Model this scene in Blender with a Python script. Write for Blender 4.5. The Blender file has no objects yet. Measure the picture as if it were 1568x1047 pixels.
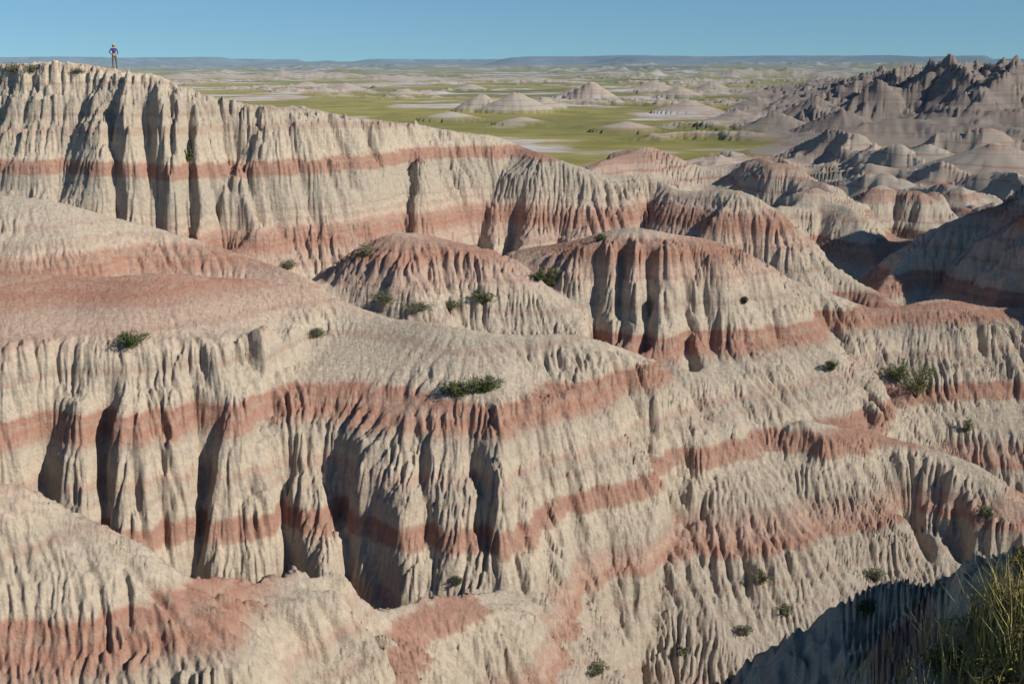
import bpy, math, numpy as np, time
from mathutils import Vector, Matrix
T0=time.time()
F32=np.float32
rng=np.random.default_rng(7)
FPX=1880.0; PITCH=math.radians(12.9)
cp,sp=math.cos(PITCH),math.sin(PITCH)
def W(px,py,Y):
    u=(px-784)/FPX; v=(523.5-py)/FPX
    k=cp+v*sp
    return (Y*u/k, Y, Y*(v*cp-sp)/k)

# ---------------------------------------------------------------- noise
TG=rng.random((256,256)).astype(F32)*2*np.pi
GX=np.cos(TG); GY=np.sin(TG)
RX=rng.random((256,256)).astype(F32); RY=rng.random((256,256)).astype(F32)
def perlin(x,y,seed=0):
    x=x+seed*17.31; y=y+seed*31.77
    xi=np.floor(x).astype(np.int32); yi=np.floor(y).astype(np.int32)
    fx=(x-xi).astype(F32); fy=(y-yi).astype(F32)
    u=fx*fx*fx*(fx*(fx*6-15)+10); v=fy*fy*fy*(fy*(fy*6-15)+10)
    def g(i,j):
        a=(xi+i)&255; b=(yi+j)&255
        return GX[a,b]*(fx-i)+GY[a,b]*(fy-j)
    n0=g(0,0)*(1-u)+g(1,0)*u; n1=g(0,1)*(1-u)+g(1,1)*u
    return (n0*(1-v)+n1*v)*1.5
def fbm(x,y,o=4,seed=0,gain=.5):
    s=0;a=1
    for i in range(o):
        s=s+a*perlin(x,y,seed+i*3); x=x*2.03; y=y*2.03; a*=gain
    return s
def ridged(x,y,o=4,seed=0,gain=.45):
    s=0;a=1;t=0
    for i in range(o):
        s=s+a*(1-np.abs(perlin(x,y,seed+i*5))*1.6); t+=a; x=x*2.1; y=y*2.1; a*=gain
    return s/t
def sst(a,b,x):
    t=np.clip((x-a)/(b-a),0,1); return t*t*(3-2*t)
def gully(x,y,gx,gy,spacing,seed=0):
    """stripe noise whose furrows follow the fall line; returns 0..1 (1 = furrow)"""
    m=np.sqrt(gx*gx+gy*gy)+1e-6
    sx=(-gy/m).astype(F32); sy=(gx/m).astype(F32)
    cs=spacing*1.25
    X=(x/cs+seed*13.7).astype(F32); Y=(y/cs+seed*7.9).astype(F32)
    xi=np.floor(X).astype(np.int32); yi=np.floor(Y).astype(np.int32)
    C=np.zeros(X.shape,F32); S=np.zeros(X.shape,F32)
    k=2*np.pi*1.25
    for i in (-1,0,1):
        for j in (-1,0,1):
            a=(xi+i)&255; b=(yi+j)&255
            vx=X-(xi+i)-RX[a,b]; vy=Y-(yi+j)-RY[a,b]
            w=np.exp(-2.2*(vx*vx+vy*vy))
            w=np.maximum(w-.012,0)
            ph=k*(vx*sx+vy*sy)
            C+=w*np.cos(ph); S+=w*np.sin(ph)
    mag=np.sqrt(C*C+S*S)+1e-4
    return .5+.5*C/np.maximum(mag,.16)

# ---------------------------------------------------------------- ridge lines
def R(pts,default):
    out=[]
    for p in pts:
        pr=p[3] if len(p)>3 else default
        out.append(tuple(W(*p[:3]))+tuple(pr))
    return np.array(out,float)
pe=(1.2,.35,6.2,1.45,.6,.55); pe2=(1.0,.4,6,.85,.5,.6)
rE=R([(-900,90,98),(-400,95,100),(-100,99,98),(60,98,96),(180,102,94.5),(240,112,93),(285,131,93),(380,157,95),(480,168,97),(540,178,100),
      (650,192,107),(750,205,110),(800,224,110,pe2),(850,243,106,pe2),(920,262,106,pe2),(1000,270,107,pe2),(1045,293,104,pe2),
      (1135,288,101,pe2),(1190,332,99,pe2),(1250,385,97,pe2),(1320,432,95,pe2),(1350,455,93,pe2)],pe)
pf=(5,.36,5,.55,.7,.5)
rF=R([(-900,285,80),(-300,295,80),(0,302,80),(120,312,81),(220,340,82),(320,368,82),(400,402,81),(470,424,79)],pf)
pg=(2,.2,3,.55,.8,.6)
rG2=R([(520,400,84),(560,377,83),(605,357,83),(670,359,83),(760,390,82),(840,442,80),(925,492,78)],pg)
b1=(9.5,.22,3.5,1.3,1.5,.45); b2=(10,.25,4,1.1,1.1,.5); b3=(12,.27,6,.85,1.2,.55); b3b=(8.5,.37,5,.95,1.2,.6); b3c=(4.3,.65,4,1.25,1.15,.6); b3d=(2,.8,5,.9,1.1,.7); b4=(3,.6,6,.85,1.0,.8)
rB=R([(-900,425,62,b1),(-300,425,67,b1),(0,425,70,b1),(200,420,71,b1),(340,422,73,b1),(430,437,74,b2),(520,457,74,b2),(600,487,72,b3),(700,500,69.5,b3b),
      (780,504,69,b3b),(850,508,69.3,b3c),(950,530,71,b3d),(1010,560,71.5,b4),(1060,620,71,b4),(1130,692,70.5,b4),(1200,790,66.5,b4),(1290,925,62,b4),(1340,1010,58,b4)],b1)
c1=(2.5,.3,4,1.35,.62,.6); c2=(2,.5,5,.7,.62,.6)
rC=R([(780,384,88,c1),(870,370,86,c1),(960,351,84,c1),(1030,357,84,c1),(1100,373,85,c1),(1190,412,88,c2),(1300,458,89,c2),(1350,468,89,c2),
      (1450,462,90,c2),(1568,470,91,c2),(1800,470,92,c2),(2200,460,92,c2)],c1)
pd=(2.2,.45,3.2,1.35,.8,.7)
rD=R([(1230,640,72),(1350,666,73),(1480,702,71),(1568,768,68),(1720,800,66),(2100,800,66)],pd)
pa=(2,.45,5,.85,1.0,1.2)
rA=R([(-900,600,38),(-500,650,39),(-200,700,40),(0,745,40),(90,788,40),(180,815,40),(290,865,40),(380,882,42),(500,885,45),(565,932,46),
      (650,905,48.5),(740,900,52),(800,905,56)],pa)
pG=(1.2,.7,6,1.1,1.3,.35)
rG=R([(950,1130,26),(1050,1060,24),(1190,992,22),(1290,930,20),(1380,905,19),(1510,885,17),(1568,845,16),(1750,760,13)],pG)
ph=(2,.3,5,.55,.6,.5)
rH=R([(880,270,150),(940,244,165),(1010,246,172),(1080,233,175),(1140,231,175),(1200,262,160),(1260,302,148),(1330,385,125),(1370,408,118)],ph)
rH2=R([(1150,290,230),(1240,283,215),(1300,304,190),(1370,345,165),(1420,390,145)],ph)
rH3=R([(1340,300,235),(1400,285,235),(1450,290,225),(1500,325,190),(1530,350,170)],ph)
rH4=R([(1190,330,128),(1230,312,135),(1290,330,132),(1330,372,120),(1345,420,110)],ph)
rH5=R([(960,262,205),(1040,262,200),(1120,258,215),(1190,280,205)],ph)
rH6=R([(1290,330,160),(1370,305,175),(1420,318,165),(1470,345,150)],ph)
pj=(1.0,.6,8,1.15,.8,.7)
rJ=R([(1335,462,97),(1400,378,104),(1470,332,106),(1568,303,107),(1800,230,110),(2200,190,112)],pj)
po=(1.0,.25,5,1.5,1.2,.2)
rO=np.array([(-30,-10,-6)+po,(-12,-3,-2.4)+po,(0,-.7,-1.75)+po,(7,-1.5,-1.4)+po,(13,1,-.3)+po,(17,6,1.2)+po,(22,11,1.2)+po,(34,16,-2)+po][::-1],float)  # camera hilltop; its unseen right bluff is shaped for shade on rG
pm=(1,.5,8,1.3,1.3,1.2)
rM=np.array([(62,91,7)+pm,(63,96,11)+pm,(67,102,11)+pm,(75,108,9)+pm,(90,114,5)+pm],float)  # unseen ridge off to the right, added to cast shadow on rJ
RIDGES=[rE,rF,rG2,rB,rC,rD,rA,rG,rH,rH2,rH3,rH4,rH5,rH6,rJ,rO,rM]

def catmull(P,n=4):
    out=[]
    for i in range(len(P)-1):
        p0=P[max(i-1,0)];p1=P[i];p2=P[i+1];p3=P[min(i+2,len(P)-1)]
        for k in range(n):
            t=k/n
            q=.5*((2*p1)+(-p0+p2)*t+(2*p0-5*p1+4*p2-p3)*t*t+(-p0+3*p1-3*p2+p3)*t**3)
            q[3:]=p1[3:]*(1-t)+p2[3:]*t
            out.append(q)
    out.append(P[-1]); return np.array(out)
def ridge_height(P,x,y,warp):
    P=catmull(P)
    best=np.full(x.shape,1e9,F32); arr=[np.zeros(x.shape,F32) for _ in range(7)]; sg=np.zeros(x.shape,F32); cap=np.zeros(x.shape,bool)
    n=len(P)-1
    for i in range(n):
        a=P[i];b=P[i+1]; dx,dy=b[0]-a[0],b[1]-a[1]; L2=dx*dx+dy*dy
        t0=((x-a[0])*dx+(y-a[1])*dy)/L2
        t=np.clip(t0,0,1)
        ex=x-a[0]-t*dx; ey=y-a[1]-t*dy; d=ex*ex+ey*ey
        m=d<best
        best[m]=d[m]; tm=t[m]
        for c in range(7):
            arr[c][m]=a[2+c]*(1-tm)+b[2+c]*tm
        sg[m]=np.sign(dx*ey[m]-dy*ex[m])
        cap[m]=((t0[m]<0)&(i==0))|((t0[m]>1)&(i==n-1))
    d=np.sqrt(best)
    z,a1,s1,a2,s2,s3,sb=arr
    dw=np.maximum(d+warp*sst(0,6,d),0)
    fr=s1*np.minimum(dw,a1)+s2*np.clip(dw-a1,0,a2)+s3*np.maximum(dw-a1-a2,0)
    bk=sb*np.minimum(dw,5)+1.0*np.maximum(dw-5,0)
    return z-np.where(cap,np.maximum(fr,bk),np.where(sg<0,fr,bk))
def smax(a,b,k):
    h=np.clip(.5+.5*(a-b)/k,0,1); return b+(a-b)*h+k*h*(1-h)

CONES=[]
def cone(px,pyb,Y,h,r): 
    X=W(px,pyb,Y)[0]; CONES.append((X,Y,h,r))
cone(738,168,1010,14,26); cone(790,168,990,16,34); cone(832,165,1030,11,24); cone(905,152,1350,19,30); cone(885,155,1380,12,30)
cone(1055,168,980,9,30); cone(690,183,860,5,24); cone(1250,270,520,8,36); cone(1420,275,420,12,30); cone(1520,290,380,15,40);cone(1290,215,640,16,34)
cone(530,140,1700,11,30); cone(1040,150,1400,12,30); cone(1130,190,800,9,26); cone(960,205,720,5,22); cone(1190,205,700,12,26); cone(1160,165,1000,12,30); cone(800,190,800,4,20); cone(1250,180,860,16,32)
cone(620,150,1450,8,26); cone(470,135,1900,9,34); cone(1000,135,1800,12,34); cone(720,140,1700,9,30); cone(1090,140,1600,14,34)
def far(x,y):
    yy=np.maximum(y,1)
    q=x/yy
    h=-40+1.0*fbm(x/260,y/260,3,11)
    pk=sst(.12,.5,fbm(x/300,y/220,3,21)+.32*sst(.02,.3,q))*sst(240,380,y)*(1-sst(2600,4500,y))
    h=h+pk*10*np.maximum(ridged(x/52,y/52,3,31,.4)-.42,0)
    pk2=sst(.12,.38,fbm(x/1100,y/700,3,25))*sst(2200,3000,y)*(1-sst(7500,9500,y))
    h=h+pk2*28*np.maximum(ridged(x/200,y/240,2,33)-.35,0)
    m1=sst(.15,.32,q+.05*perlin(x/90,y/90,4))*sst(150,240,y)*(1-sst(460,620,y))
    h=h+m1*20*np.maximum(ridged(x/56,y/56,2,41,.3)-.36,0)
    m2=sst(.16,.36,q+.03*perlin(x/160,y/160,5))*sst(500,780,y)*(1-sst(1500,1900,y))
    h=h+m2*(9+50*np.maximum(ridged(x/120,y/120,4,51,.43)-.29,0))
    m3=sst(.16,.3,perlin(x/3800,y/9000,61)+.25*perlin(x/1200,y/3000,63))*sst(9500,10200,y)
    h=h+m3*72*(1+.25*perlin(x/900,y/900,64))
    m4=sst(.1,.25,perlin(x/2500,y/2600,71))*sst(5200,5400,y)*(1-sst(9000,9300,y))
    h=h+m4*18
    for (X,Y,hh,r) in CONES:
        d=np.sqrt((x-X)**2+((y-Y)*.8)**2)
        h=np.maximum(h,-40+hh*(1-d/r)+1.0*(d<r))
    return h

# ---------------------------------------------------------------- canyon grid (metres)
ST=.3
gx_=np.arange(-118,108,ST); gy_=np.arange(-10,268,ST)
CX,CY=np.meshgrid(gx_,gy_,indexing='ij'); CX=CX.astype(F32); CY=CY.astype(F32)
warp=1.3*perlin(CX/9,CY/9,3)+.6*perlin(CX/3.7,CY/3.7,8)
warp=warp*(1+1.6*sst(112,135,CY))
fl=far(CX,CY)
floor_=-31+(-9)*sst(95,150,CY)+.8*perlin(CX/12,CY/12,5)
H=np.where(CY>150,fl,floor_).astype(F32)
H=np.maximum(H,np.where(CY>110,fl,-60))
for i,r in enumerate(RIDGES):
    mnx,mny=r[:,0].min()-45,r[:,1].min()-45; mxx,mxy=r[:,0].max()+45,r[:,1].max()+45
    i0,i1=np.searchsorted(gx_,[mnx,mxx]); j0,j1=np.searchsorted(gy_,[mny,mxy])
    sl=(slice(i0,i1),slice(j0,j1))
    if i1<=i0 or j1<=j0: continue
    w=warp[sl]*(.25 if r is rO or r is rG else 1)
    hh=ridge_height(r,CX[sl],CY[sl],w)
    H[sl]=smax(H[sl],hh,.6)
def blur(A,n):
    for _ in range(n):
        A=A.copy(); A[1:-1]=.25*A[:-2]+.5*A[1:-1]+.25*A[2:]; A[:,1:-1]=.25*A[:,:-2]+.5*A[:,1:-1]+.25*A[:,2:]
    return A
H=H+.4*perlin(CX/6,CY/6,91)*sst(28,40,CY)+3.2*fbm(CX/17,CY/17,2,95)*sst(118,140,CY)
def slp(gx,gy): return np.sqrt(gx*gx+gy*gy)
nearm=sst(24,34,CY)
Hb=blur(H,14); gx,gy=np.gradient(Hb,ST)
s=slp(gx,gy)
g1=gully(CX,CY,gx,gy,8.5,1)
H=H-nearm*1.25*sst(.3,1.1,s)*(g1**2.6-.42)
# named ravines cut down the cliffs: (top point) (foot point) half-width depth
RAV=[((160,530,61),(148,800,54),.5,3.0),((325,540,61.5),(262,830,53.5),.75,3.6),((205,650,58),(215,790,54.5),.3,1.2),((428,530,62),(446,880,54),.5,2.8),((512,590,62),(545,900,54),.55,2.8),
     ((556,700,59),(590,925,54),.9,2.6),((60,570,60),(75,700,56),.5,2.0),((240,560,60),(235,700,56),.25,1.0),((640,640,61),(660,900,55),.3,1.0),((720,640,61),(760,900,55),.3,.9),
     ((222,180,92.5),(248,318,85),.7,3.2),((292,180,92.5),(285,330,85),.4,2.6),((358,185,94),(325,340,86),1.3,3.2),((172,185,93),(182,300,86),.45,2.2),((262,180,92.5),(262,250,88),.25,1.5),
     ((632,228,104),(610,345,93),.8,2.0),((735,270,103),(742,330,96),.7,2.0),((790,250,104),(770,360,95),.8,2.2),((860,285,101),(850,350,95),.6,1.8),
     ((905,405,82.5),(925,462,77),.7,2.4),((1003,405,82),(990,478,77),.5,2.4),((950,405,82.5),(955,460,78),.35,1.6),((1048,410,82),(1060,500,76),.45,1.8),
     ((1470,720,69),(1480,800,66),.4,1.4),((1400,700,70.5),(1420,820,66),.35,1.3),((1550,780,66),(1550,850,63),.5,1.6)]
for a,b,w_,dp in RAV:
    ax,ay,_=W(*a); bx,by,_=W(*b); L=math.hypot(bx-ax,by-ay); ux,uy=(bx-ax)/L,(by-ay)/L
    i0,i1=np.searchsorted(gx_,[min(ax,bx)-6,max(ax,bx)+6]); j0,j1=np.searchsorted(gy_,[min(ay,by)-6,max(ay,by)+6]); sl=(slice(i0,i1),slice(j0,j1))
    xx,yy_=CX[sl],CY[sl]; t=((xx-ax)*ux+(yy_-ay)*uy)/L
    sd_=-(xx-ax)*uy+(yy_-ay)*ux+.35*perlin(xx/1.6,yy_/1.6,44)
    prof=np.where(sd_>0,np.exp(-(sd_/(w_*.8))**2),np.exp(-(sd_/(w_*1.3))**2))
    H[sl]-=dp*prof*sst(-.05,.3,t)*(1-sst(.85,1.25,t))
Hb=blur(H,6); gx,gy=np.gradient(Hb,ST); s=slp(gx,gy)
g2=gully(CX,CY,gx,gy,2.6,2)
mod=(.1+.9*sst(-.3,.5,perlin(CX/11,CY/11,77)))*(1.1-.65*sst(-12,2,CX))
H=H-(.1+.9*nearm)*.9*mod*sst(.45,1.3,s)*(g2**3.0-.38)
Hg=blur(H,3); GXc,GYc=np.gradient(Hg,ST)
GXb,GYb=np.gradient(blur(Hb,8),ST)
GXc=(.12*GXc+.88*GXb).astype(F32); GYc=(.12*GYc+.88*GYb).astype(F32)
def bsp(A,x,y):
    u=(x-gx_[0])/ST; v=(y-gy_[0])/ST
    u=np.clip(u,2,A.shape[0]-4); v=np.clip(v,2,A.shape[1]-4)
    i=np.floor(u).astype(np.int32); j=np.floor(v).astype(np.int32); a=(u-i).astype(F32); b=(v-j).astype(F32)
    def wt(t): return ((1-t)**3/6,(3*t**3-6*t*t+4)/6,(-3*t**3+3*t*t+3*t+1)/6,t**3/6)
    wa=wt(a);wb=wt(b); o=0
    for p in range(4):
        for q in range(4):
            o=o+wa[p]*wb[q]*A[i+p-1,j+q-1]
    return o
def lin(A,x,y):
    u=np.clip((x-gx_[0])/ST,1,A.shape[0]-3); v=np.clip((y-gy_[0])/ST,1,A.shape[1]-3)
    i=u.astype(np.int32); j=v.astype(np.int32); a=(u-i).astype(F32); b=(v-j).astype(F32)
    return (A[i,j]*(1-a)+A[i+1,j]*a)*(1-b)+(A[i,j+1]*(1-a)+A[i+1,j+1]*a)*b
def inside(x,y):
    return np.clip(np.minimum(np.minimum(x-gx_[0]-2,gx_[-1]-2-x),np.minimum(y-gy_[0]-1,gy_[-1]-2-y))/12,0,1)

# ---------------------------------------------------------------- fan sheet
NC=1600
inner=np.linspace(-25.5,25.5,NC-160)
left=-25.5-np.geomspace(.08,64,80)[::-1]; right=25.5+np.geomspace(.08,64,80)
th=np.radians(np.concatenate([left,inner,right])); NC=len(th)
AY=-3.0
rk=np.geomspace(.3,48000,1400)
TH,RK=np.meshgrid(th[::6],rk,indexing='ij')
x=RK*np.sin(TH); y=RK*np.cos(TH)+AY
ins=inside(x,y)
hc=lin(H,x,y)*ins+far(x,y)*(1-ins)
dr=np.diff(RK,axis=1); dz=np.abs(np.diff(hc,axis=1))
rm=.5*(RK[:,1:]+RK[:,:-1])
wgt=np.sqrt(dr*dr+(1.3*dz)**2)/rm
reg=np.where(rm<30,.16,np.where(rm<118,1.0,np.where(rm<260,.7,np.where(rm<1900,.5,.13))))
wgt=wgt*reg
pad=np.pad(wgt,((7,7),(0,0)),mode='edge'); wgt=sum(pad[k:k+wgt.shape[0]] for k in range(15))/15
cum=np.concatenate([np.zeros((wgt.shape[0],1)),np.cumsum(wgt,axis=1)],axis=1); cum/=cum[:,-1:]
NR=1800
tt=np.linspace(0,1,NR)
Rc=np.array([np.interp(tt,cum[i],rk) for i in range(cum.shape[0])])
ci=np.clip(np.arange(NC)/6.0,0,Rc.shape[0]-1.001); c0=ci.astype(int); cf=(ci-c0)[:,None]
RR=(Rc[c0]*(1-cf)+Rc[c0+1]*cf)
X=(RR*np.sin(th)[:,None]).astype(F32); Y=(RR*np.cos(th)[:,None]+AY).astype(F32)
del RR
ins=inside(X,Y).astype(F32)
m=ins>0
Z=np.empty_like(X)
xf,yf=X[ins<1],Y[ins<1]
fz=far(xf,yf)
e=3.0
ggx=(far(xf+e,yf)-fz)/e; ggy=(far(xf,yf+e)-fz)/e; s=slp(ggx,ggy)
fm=(yf<2500)
g=gully(xf,yf,ggx,ggy,22,4); g5=gully(xf,yf,ggx,ggy,8,5)
fz=fz-fm*sst(.15,.6,s)*((.9+2.6*sst(500,900,yf)*sst(.12,.25,xf/yf))*g**1.6+.8*g5**1.5)
Z[ins<1]=fz
zc=bsp(H,X[m],Y[m])
gxm=lin(GXc,X[m],Y[m]); gym=lin(GYc,X[m],Y[m]); s=slp(gxm,gym)
xm,ym=X[m],Y[m]
nf=.1+.9*sst(26,34,ym)
wx=xm+.2*perlin(xm/1.1,ym/1.1,14); wy=ym+.2*perlin(xm/1.1,ym/1.1,15)
g3=gully(wx,wy,gxm,gym,.92,6)
md=.2+1.0*sst(-.4,.4,perlin(xm/6,ym/6,78))
zc=zc-.34*nf*md*sst(.15,.85,s)*(g3**2.2-.3)
g4=gully(wx,wy,gxm,gym,.42,7)
md4=.4+.8*sst(-.3,.4,perlin(xm/3,ym/3,79))
zc=zc-.18*nf*md4*sst(.18,.8,s)*(g4**1.5-.4)
g6=gully(wx,wy,gxm,gym,.24,9)
zc=zc-.06*nf*sst(.2,.8,s)*(g6**1.3-.4)*(1-sst(115,130,ym))
lamp=sst(.3,1.0,s)*sst(26,34,ym)
zw=zc+.5*perlin(xm/8,ym/8,81)+.12*perlin(xm/.9,ym/.9,82)
for lam,a in ((2.35,.55),(.83,.35)):
    zc=zc-lamp*a*lam/(2*np.pi)*np.sin(2*np.pi*zw/lam)*(.4+.6*sst(-.3,.3,perlin(xm/5,ym/5,83)))
dn=1-sst(120,260,ym)
cap=1+1.6*sst(-7,-4.5,zc)*sst(84,88,ym)
zc=zc+dn*cap*(.07*fbm(xm/.6,ym/.6,3,85,.65)+.03*perlin(xm/.13,ym/.13,88))*(.6+.9*lamp)
# blocky near ledge
nl_=(1-sst(24,30,ym))*sst(5,9,ym)
zc=zc+nl_*(.38*fbm(xm/1.5,ym/1.5,4,86,.55)+.18*(1-np.abs(perlin(xm/.8,ym/.8,87))*2))
Zm=Z[m]*(1-ins[m])+zc*ins[m]
Z[m]=np.where(ins[m]>=1,zc,Zm)
hb=np.clip((-37.0-Z)/1.5,0,1)
pl=(hb*sst(150,260,Y)).astype(F32)
pl=np.maximum(pl,sst(2600,4000,Y)*.9).astype(F32)
dk=(sst(.13,.24,X/np.maximum(Y,1))*sst(380,620,Y)*(1-sst(2200,3000,Y))).astype(F32)

def grid_mesh(name,X,Y,Z):
    nc,nr=X.shape
    co=np.stack([X,Y,Z],-1).reshape(-1,3).astype(F32)
    idx=np.arange(nc*nr,dtype=np.int32).reshape(nc,nr)
    q=np.stack([idx[:-1,:-1],idx[1:,:-1],idx[1:,1:],idx[:-1,1:]],-1).reshape(-1)
    me=bpy.data.meshes.new(name)
    nf=len(q)//4
    me.vertices.add(len(co)); me.vertices.foreach_set('co',co.ravel())
    me.loops.add(len(q)); me.loops.foreach_set('vertex_index',q)
    me.polygons.add(nf); me.polygons.foreach_set('loop_start',np.arange(nf,dtype=np.int32)*4)
    me.polygons.foreach_set('use_smooth',np.ones(nf,bool))
    me.update(calc_edges=True)
    ob=bpy.data.objects.new(name,me); bpy.context.scene.collection.objects.link(ob)
    return ob
ter=grid_mesh('badlands_terrain',X,Y,Z)
at=ter.data.attributes.new('plain','FLOAT','POINT'); at.data.foreach_set('value',pl.ravel())
at=ter.data.attributes.new('painted_shade','FLOAT','POINT'); at.data.foreach_set('value',dk.ravel())  # mask for the shade painted onto the far-right peaks

# ---------------------------------------------------------------- material
class NT:
    def __init__(s,mat): 
        mat.use_nodes=True; s.t=mat.node_tree; s.t.nodes.clear()
    def n(s,ty,**k):
        o=s.t.nodes.new(ty)
        for a,b in k.items():
            setattr(o,a,b)
        return o
    def l(s,a,b): s.t.links.new(a,b)
    def math(s,op,a,b=None,c=None,clamp=False):
        o=s.n('ShaderNodeMath',operation=op,use_clamp=clamp)
        for i,v in enumerate((a,b,c)):
            if v is None: continue
            if isinstance(v,(int,float)): o.inputs[i].default_value=v
            else: s.l(v,o.inputs[i])
        return o.outputs[0]
    def mix(s,f,a,b,bt='MIX'):
        o=s.n('ShaderNodeMix',data_type='RGBA',blend_type=bt)
        for i,v in ((0,f),(6,a),(7,b)):
            if isinstance(v,(int,float)): o.inputs[i].default_value=v
            elif isinstance(v,tuple): o.inputs[i].default_value=v+(1,)
            else: s.l(v,o.inputs[i])
        return o.outputs[2]
    def noise(s,vec,scale,detail=4,rough=.5,dist=0):
        o=s.n('ShaderNodeTexNoise'); o.inputs['Scale'].default_value=scale; o.inputs['Detail'].default_value=detail
        o.inputs['Roughness'].default_value=rough; o.inputs['Distortion'].default_value=dist
        s.l(vec,o.inputs['Vector']); return o.outputs[0]
    def mr(s,v,a,b,c=0,d=1):
        o=s.n('ShaderNodeMapRange'); s.l(v,o.inputs[0])
        for i,q in enumerate((a,b,c,d)): o.inputs[i+1].default_value=q
        return o.outputs[0]
mat=bpy.data.materials.new('badlands_clay'); N=NT(mat)
geo=N.n('ShaderNodeNewGeometry'); P=geo.outputs['Position']
sep=N.n('ShaderNodeSeparateXYZ'); N.l(P,sep.inputs[0])
z=sep.outputs[2]; yy=sep.outputs[1]
n1=N.noise(P,.07,2); n2=N.noise(P,.9,3,.6)
zz=N.math('ADD',z,N.math('MULTIPLY',N.math('SUBTRACT',n1,.5),1.5))
zz=N.math('ADD',zz,N.math('MULTIPLY',N.math('SUBTRACT',n2,.5),.65))
fac=N.mr(zz,-34,2)
ramp=N.n('ShaderNodeValToRGB'); N.l(fac,ramp.inputs[0])
pale=(.59,.49,.37); gray=(.49,.415,.32); red=(.43,.23,.16); pink=(.525,.35,.265); cream=(.67,.56,.42)
stops=[(-34,gray),(-28,gray),(-26.4,gray),(-26.2,red),(-25.4,pink),(-25.1,gray),(-23.15,pale),(-23.0,red),(-22.2,red),(-22.0,pale),(-20.7,gray),(-20.4,pink),(-20.1,pale),
 (-18.8,gray),(-18.65,red),(-17.55,red),(-17.3,pale),(-15.5,gray),(-15.2,pale),(-13.4,pink),(-12.9,red),(-12.0,red),(-11.75,pink),(-11.5,pale),(-9.5,gray),(-8.25,gray),(-8.1,red),(-7.3,red),(-7.1,pale),(-3,gray),(-.8,cream),(2,cream)]
el=ramp.color_ramp.elements
while len(el)>2: el.remove(el[0])
def pos(v): return (v+34)/36
el[0].position=0; el[0].color=gray+(1,); el[1].position=1; el[1].color=cream+(1,)
for v,c in stops[1:-1]:
    e_=el.new(pos(v)); e_.color=c+(1,)
col=ramp.outputs[0]
# bands wash out in places where pale clay has slumped over them
n3=N.noise(P,.35,3,.6)
col=N.mix(N.mr(n3,.57,.77,0,.4),col,(.55,.46,.35))
cz=N.n('ShaderNodeCombineXYZ'); N.l(zz,cz.inputs[2])
lamn=N.noise(cz.outputs[0],3.1,2,.7)
col=N.mix(N.mr(lamn,.40,.62,0,.42),col,(.46,.385,.30))
fine=N.noise(P,3.5,4,.7)
sc=N.mr(fine,.3,.7,.80,1.14)
comb=N.n('ShaderNodeCombineXYZ'); [N.l(sc,comb.inputs[i]) for i in range(3)]
col=N.mix(1.0,col,comb.outputs[0],'MULTIPLY')
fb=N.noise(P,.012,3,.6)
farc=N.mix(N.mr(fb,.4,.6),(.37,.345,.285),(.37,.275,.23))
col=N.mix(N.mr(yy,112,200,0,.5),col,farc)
thin=N.noise(cz.outputs[0],1.1,1,.5)
tf=N.math('MULTIPLY',N.mr(thin,.53,.60,0,1),N.mr(yy,105,170,.35,.75))
col=N.mix(tf,col,(.39,.225,.17))
sh_=N.n('ShaderNodeAttribute',attribute_name='painted_shade')
col=N.mix(N.math('MULTIPLY',sh_.outputs['Fac'],.68),col,(.17,.145,.13))  # shadow tone of the far-right peaks, put into the ground colour
pa_=N.n('ShaderNodeAttribute',attribute_name='plain')
p1=N.noise(P,.006,4,.6,.3); p2=N.noise(P,.03,4,.65); p3=N.noise(P,.0011,3,.6)
grass_c=N.mix(N.mr(p2,.4,.62),(.31,.265,.10),(.21,.195,.07))
grass_c=N.mix(N.mr(p3,.48,.62),grass_c,(.12,.135,.06))
bare=N.mix(N.mr(p2,.42,.58),(.48,.46,.42),(.39,.29,.24))
plc=N.mix(N.mr(p1,.52,.57),grass_c,bare)
col=N.mix(pa_.outputs['Fac'],col,plc)
col=N.mix(N.mr(yy,600,9500,0,.85),col,(.15,.23,.30))  # distance haze painted in as bluer ground colour
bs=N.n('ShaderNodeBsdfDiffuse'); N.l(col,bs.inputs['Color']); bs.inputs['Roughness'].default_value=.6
bn=N.noise(P,2.6,6,.78)
bp=N.n('ShaderNodeBump'); bp.inputs['Strength'].default_value=1; bp.inputs['Distance'].default_value=.24; N.l(bn,bp.inputs['Height']); N.l(bp.outputs[0],bs.inputs['Normal'])
out=N.n('ShaderNodeOutputMaterial'); N.l(bs.outputs[0],out.inputs[0])
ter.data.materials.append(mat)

# ---------------------------------------------------------------- plants
def simple_mat(name,c1,c2,scale=3,rough=.8):
    m_=bpy.data.materials.new(name); n=NT(m_); g=n.n('ShaderNodeNewGeometry')
    f=n.noise(g.outputs['Position'],scale,2)
    c=n.mix(n.mr(f,.35,.65),c1,c2)
    b=n.n('ShaderNodeBsdfPrincipled'); n.l(c,b.inputs['Base Color']); b.inputs['Roughness'].default_value=rough
    b.inputs['Specular IOR Level'].default_value=.2
    o=n.n('ShaderNodeOutputMaterial'); n.l(b.outputs[0],o.inputs[0]); return m_
M_leaf=simple_mat('juniper_foliage',(.06,.085,.028),(.12,.14,.05))
M_sage=simple_mat('sage_foliage',(.11,.115,.06),(.20,.195,.12))
M_olive=simple_mat('brush_foliage',(.08,.075,.028),(.16,.145,.05))
M_dry=simple_mat('dry_grass_blades',(.42,.34,.14),(.30,.26,.09))
M_yel=simple_mat('rabbitbrush_flowers',(.42,.35,.06),(.24,.22,.06))
M_twig=simple_mat('twigs',(.12,.09,.06),(.20,.16,.11))
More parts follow.
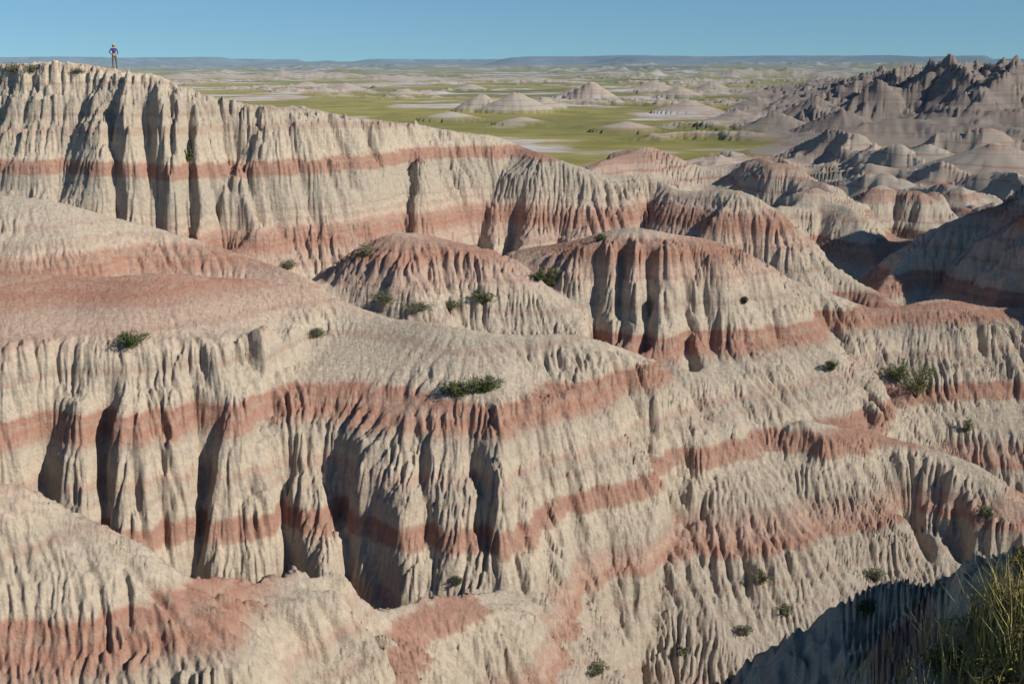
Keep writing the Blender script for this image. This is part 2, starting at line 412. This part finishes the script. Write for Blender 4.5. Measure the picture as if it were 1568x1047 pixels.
def mesh_from(name,vs,fs,mi,mats,loc):
    me=bpy.data.meshes.new(name); me.from_pydata([tuple(v) for v in vs],[],fs)
    for mm in mats: me.materials.append(mm)
    me.polygons.foreach_set('material_index',mi); me.update()
    ob=bpy.data.objects.new(name,me); ob.location=loc; bpy.context.scene.collection.objects.link(ob); return ob
pr=np.random.default_rng(21)
def tube(vs,fs,mi,a,b,r0,r1,k):
    a=np.array(a);b=np.array(b); d=(b-a); d=d/np.linalg.norm(d); u=np.cross(d,[.3,.5,.8]); u/=np.linalg.norm(u); v=np.cross(d,u)
    n=len(vs)
    for (p,r) in ((a,r0),(b,r1)):
        for t in range(3):
            vs.append(p+r*(u*math.cos(t*2.094)+v*math.sin(t*2.094)))
    for t in range(3):
        fs.append((n+t,n+(t+1)%3,n+3+(t+1)%3,n+3+t)); mi.append(k)
def shrub(name,loc,w,h,mats,leaf=.05,nl=900,flowers=0):
    vs=[];fs=[];mi=[]
    nb=max(7,int(9*w/h))
    tips=[]
    for i in range(nb):
        az=pr.uniform(0,2*math.pi); rr=pr.uniform(.15,1)*w/2; hh=h*pr.uniform(.45,1)*(1-.35*(rr/(w/2))**2)
        tip=np.array([rr*math.cos(az),rr*math.sin(az),hh]); mid=tip*np.array([.45,.45,.5])+pr.normal(0,.04*w,3)
        tube(vs,fs,mi,(0,0,-.1),mid,.016*w,.010*w,1); tube(vs,fs,mi,mid,tip,.010*w,.003*w,1); tips.append((tip,pr.uniform(.10,.2)*w)); tips.append((mid,.13*w))
    for i in range(nl):
        tip,r=tips[pr.integers(len(tips))]
        d=pr.normal(0,1,3); d/=np.linalg.norm(d); c=tip+d*r*pr.uniform(.3,1)**.5*np.array([1,1,.75])
        if c[2]<-.05: c[2]=abs(c[2])*.3
        u=pr.normal(0,1,3)+d; u/=np.linalg.norm(u); v=np.cross(u,pr.normal(0,1,3)); v/=np.linalg.norm(v)
        s_=leaf*pr.uniform(.6,1.4); n=len(vs)
        vs+= [c-v*s_*.3,c+u*s_*.8-v*s_*.1,c+u*s_*1.4+v*s_*.1,c+v*s_*.3]; fs.append((n,n+1,n+2,n+3)); mi.append(2 if (flowers and c[2]>h*.55 and pr.random()<flowers) else 0)
    return mesh_from(name,vs,fs,mi,mats,loc)
def grass(name,loc,w,h,nb,mats):
    vs=[];fs=[];mi=[]
    for i in range(nb):
        az=pr.uniform(0,6.283); r=w/2*math.sqrt(pr.random()); b=np.array([r*math.cos(az),r*math.sin(az),-.15])
        hh=h*pr.uniform(.4,1.1); le=pr.normal(0,.28,2)*hh; wd=pr.uniform(.003,.006)*max(1,h/.5)
        p1=b+np.array([le[0]*.35,le[1]*.35,hh*.6]); p2=b+np.array([le[0],le[1],hh])
        sd_=np.array([math.cos(az*3),math.sin(az*3),0])*wd; n=len(vs)
        vs+=[b-sd_,b+sd_,p1+sd_*.8,p1-sd_*.8,p2]; fs+=[(n,n+1,n+2,n+3),(n+3,n+2,n+4)]; k=0 if pr.random()<.75 else 1; mi+=[k,k]
    return mesh_from(name,vs,fs,mi,mats,loc)
def sight(px,py):
    d=Vector(W(px,py,1)).normalized()
    ok,l,n,i=ter.ray_cast(Vector((0,0,0)),d)
    return l if ok else None
def ground(x,y):
    ok,l,n,i=ter.ray_cast(Vector((x,y,60)),Vector((0,0,-1)))
    return l
SH=[(200,528,56,18,0),(845,438,34,30,0),(740,466,34,24,0),(700,604,52,22,0),(742,600,50,26,0),(1405,606,84,64,0),(1272,568,20,18,0),(1165,890,32,20,1),
    (1140,972,26,16,1),(915,1030,32,18,1),(560,392,34,20,1),(440,412,40,14,1),(1480,660,26,22,1),(1510,790,34,18,1),(1340,888,34,20,1),(290,248,12,22,0),
    (920,368,18,9,0),(1140,465,13,12,0),(590,460,60,11,1),(640,474,50,10,1),(485,515,30,12,1),(825,430,22,16,0),(700,895,22,14,1),
    (1600,650,60,36,1),(20,110,40,12,1),(50,110,24,10,1),(120,112,20,6,1),(1200,940,30,14,1),(1045,1000,22,12,1),(1330,935,28,14,1),
    (690,470,36,10,1),(1375,584,50,38,0)]
for px,py,w_,h_,k in SH:
    l=sight(px,py)
    if l is None or l.y>140: continue
    sc1=l.y/FPX*1.0
    shrub('juniper_shrub' if k==0 else 'sagebrush_shrub',l,w_*sc1,h_*sc1,[M_leaf if k==0 else M_sage,M_twig],leaf=.085*(1 if k==0 else .8),nl=int(330+24*w_))
for px,py,w_,h_ in [(1510,985,90,60),(1560,1000,110,90),(1450,1030,60,36),(1568,880,50,40),(1600,950,100,90),(1540,1060,120,60)]:
    l=sight(px,py)
    if l is None: continue
    sc1=l.length/FPX
    shrub('rabbitbrush_shrub',l,w_*sc1,h_*sc1,[M_olive,M_twig,M_yel],leaf=.026,nl=2000,flowers=.35)
for px,py,w_,h_,nb in [(1350,1042,110,70,60),(1300,1035,60,40,30),(1480,990,130,80,220),(1540,965,110,110,300),(1430,1045,120,70,150),(1560,900,80,70,200),(1500,895,50,25,60),(1380,980,60,40,25),(1520,1040,140,90,260),(1590,1000,100,120,200)]:
    l=sight(px,py)
    if l is None: continue
    sc1=l.length/FPX
    grass('grass_clump',l,w_*sc1,h_*sc1,nb,[M_dry,M_olive])

# ---------------------------------------------------------------- hiker
def flat_mat(name,c,r=.8):
    return simple_mat(name,tuple(v*.85 for v in c),tuple(min(1,v*1.15) for v in c),12,r)
M_skin=flat_mat('skin',(.45,.27,.19),.6); M_shirt=flat_mat('purple_jacket',(.07,.04,.16)); M_pants=flat_mat('hiking_trousers',(.13,.095,.075)); M_boot=flat_mat('boots',(.06,.04,.03)); M_hat=flat_mat('straw_hat',(.50,.36,.16)); M_hair=flat_mat('hair',(.06,.035,.02)); M_eye=flat_mat('eyes',(.02,.015,.01),.3)
best=None
for yq in np.arange(92.4,96.5,.1):
    g_=ground(W(176,104,yq)[0],yq)
    if best is None or g_.z/g_.y>best.z/best.y: best=g_
hp=best
hiker=bpy.data.objects.new('hiker',None); bpy.context.scene.collection.objects.link(hiker)
V=[];E=[];RR_=[]
def v(p,r): V.append(p); RR_.append(r); return len(V)-1
def chain(start,pts):
    c=start
    for p,r in pts:
        n=v(p,r); E.append((c,n)); c=n
    return c
pel=v((0,0,.96),.125)
ch=chain(pel,[((0,0,1.10),.115),((0,-.005,1.27),.14),((0,0,1.41),.11)])
hd=chain(ch,[((0,0,1.50),.052),((0,-.01,1.56),.068),((0,-.015,1.645),.09),((0,-.01,1.72),.07)])
for sgn in (-1,1):
    wr=chain(ch,[((sgn*.17,0,1.415),.062),((sgn*.26,.05,1.29),.046),((sgn*.335,.07,1.16),.04),((sgn*.26,-.01,1.07),.034),((sgn*.185,-.07,1.0),.025),((sgn*.155,-.11,.985),.027)])
    for k,(dx,dz,ln) in enumerate(((.0,.022,.075),(.0,.008,.085),(.0,-.006,.08),(.0,-.02,.062))):
        chain(wr,[((sgn*(.135),-.135,.985+dz),.009),((sgn*(.10),-.145,.98+dz*1.1),.008),((sgn*(.135-ln),-.145,.973+dz*1.1),.007)])
    chain(wr,[((sgn*.175,-.09,1.02),.011),((sgn*.165,-.06,1.045),.009)])
    chain(pel,[((sgn*.095,0,.88),.095),((sgn*.115,-.015,.68),.078),((sgn*.125,-.02,.50),.058),((sgn*.13,.01,.32),.056),((sgn*.135,.02,.10),.042),((sgn*.14,-.05,.05),.045),((sgn*.15,-.15,.035),.036)])
me=bpy.data.meshes.new('body'); me.from_pydata(V,E,[]); body=bpy.data.objects.new('body',me); bpy.context.scene.collection.objects.link(body)
sk=body.modifiers.new('skin','SKIN'); sl_=me.skin_vertices[0] if me.skin_vertices else None
if sl_ is None:
    bpy.context.view_layer.objects.active=body; body.select_set(True); bpy.ops.mesh.customdata_skin_add(); sl_=me.skin_vertices[0]
for i,r in enumerate(RR_): sl_.data[i].radius=(r,r)
sl_.data[0].use_root=True
sub=body.modifiers.new('sub','SUBSURF'); sub.levels=2; sub.render_levels=2
dg=bpy.context.evaluated_depsgraph_get(); me2=bpy.data.meshes.new_from_object(body.evaluated_get(dg)); body.modifiers.clear(); body.data=me2; me2.name='body'
me2.materials.clear()
for mm in (M_skin,M_shirt,M_pants,M_boot): me2.materials.append(mm)
for p in me2.polygons:
    c=p.center; p.use_smooth=True
    hand=(c.y<-.085 and .9<c.z<1.07)
    if hand or c.z>1.475: k=0
    elif c.z>1.0 or (abs(c.x)>.2 and c.z>.93): k=1
    elif c.z>.12: k=2
    else: k=3
    p.material_index=k
body.parent=hiker
def lathe(name,prof,mat,loc,n=24,sc=(1,1,1)):
    vs=[];fs=[]
    for r,z_ in prof:
        for t in range(n):
            a=2*math.pi*t/n; vs.append((r*math.cos(a),r*math.sin(a),z_))
    for i in range(len(prof)-1):
        for t in range(n): fs.append((i*n+t,i*n+(t+1)%n,(i+1)*n+(t+1)%n,(i+1)*n+t))
    me=bpy.data.meshes.new(name); me.from_pydata(vs,[],fs); me.materials.append(mat)
    for p in me.polygons: p.use_smooth=True
    ob=bpy.data.objects.new(name,me); ob.location=loc; ob.scale=sc; ob.parent=hiker; bpy.context.scene.collection.objects.link(ob); return ob
lathe('hat',[(.001,.10),(.05,.105),(.085,.085),(.098,.03),(.105,0),(.18,-.012),(.185,-.016),(.18,-.02),(.10,-.008)],M_hat,(0,-.01,1.70))
lathe('hair',[(.001,.09),(.06,.075),(.092,.03),(.097,-.03),(.09,-.08),(.07,-.11),(.001,-.11)],M_hair,(0,.012,1.665),sc=(1,1,1))
lathe('nose',[(.001,-.02),(.014,-.018),(.012,0),(.006,.02),(.001,.03)],M_skin,(0,-.108,1.63))
lathe('mouth',[(.001,-.005),(.022,-.003),(.022,.003),(.001,.005)],M_boot,(0,-.088,1.597),sc=(1,.5,1))
for sgn,nm in ((-1,'eye_right'),(1,'eye_left')):
    lathe(nm,[(.001,-.01),(.009,-.005),(.009,.005),(.001,.01)],M_eye,(sgn*.033,-.096,1.655))
for sgn,nm in ((-1,'ear_right'),(1,'ear_left')):
    lathe(nm,[(.001,-.03),(.012,-.02),(.016,0),(.014,.02),(.001,.03)],M_skin,(sgn*.094,-.01,1.64),sc=(.6,1.2,1))
hiker.location=(hp.x,hp.y,hp.z-.02); hiker.rotation_euler=(0,0,math.radians(35))

# ---------------------------------------------------------------- light, sky, camera
sd=Vector((.75,-.36,.54)).normalized()
sun=bpy.data.lights.new('sun','SUN'); sun.energy=5.0; sun.angle=math.radians(.5); sun.color=(1,.945,.86)
so=bpy.data.objects.new('sun',sun); so.rotation_euler=sd.to_track_quat('Z','Y').to_euler(); bpy.context.scene.collection.objects.link(so)
w=bpy.data.worlds.new('World'); bpy.context.scene.world=w; w.use_nodes=True; nt=w.node_tree
bg=nt.nodes['Background']; sky=nt.nodes.new('ShaderNodeTexSky'); sky.sky_type='NISHITA'; sky.sun_disc=False
sky.sun_elevation=math.asin(sd.z); sky.sun_rotation=math.atan2(sd.x,sd.y); sky.air_density=1.0; sky.dust_density=.2; sky.ozone_density=3
tc=nt.nodes.new('ShaderNodeTexCoord'); va=nt.nodes.new('ShaderNodeVectorMath'); va.operation='ADD'; va.inputs[1].default_value=(0,0,.075)
tint=nt.nodes.new('ShaderNodeMix'); tint.data_type='RGBA'; tint.blend_type='MULTIPLY'; tint.inputs[0].default_value=1; tint.inputs[7].default_value=(.70,.96,1.10,1)
nt.links.new(tc.outputs['Generated'],va.inputs[0]); nt.links.new(va.outputs[0],sky.inputs[0])
nt.links.new(sky.outputs[0],tint.inputs[6]); nt.links.new(tint.outputs[2],bg.inputs[0]); bg.inputs[1].default_value=.085
cam=bpy.data.cameras.new('camera'); co=bpy.data.objects.new('camera',cam); bpy.context.scene.collection.objects.link(co)
cam.sensor_width=36; cam.lens=36*FPX/1568; cam.clip_end=120000; cam.clip_start=.1
co.location=(0,0,0); co.rotation_euler=(math.pi/2-PITCH,0,0)
sc_=bpy.context.scene; sc_.camera=co
sc_.view_settings.view_transform='Standard'; sc_.view_settings.look='None'; sc_.view_settings.exposure=0
print('done',time.time()-T0)
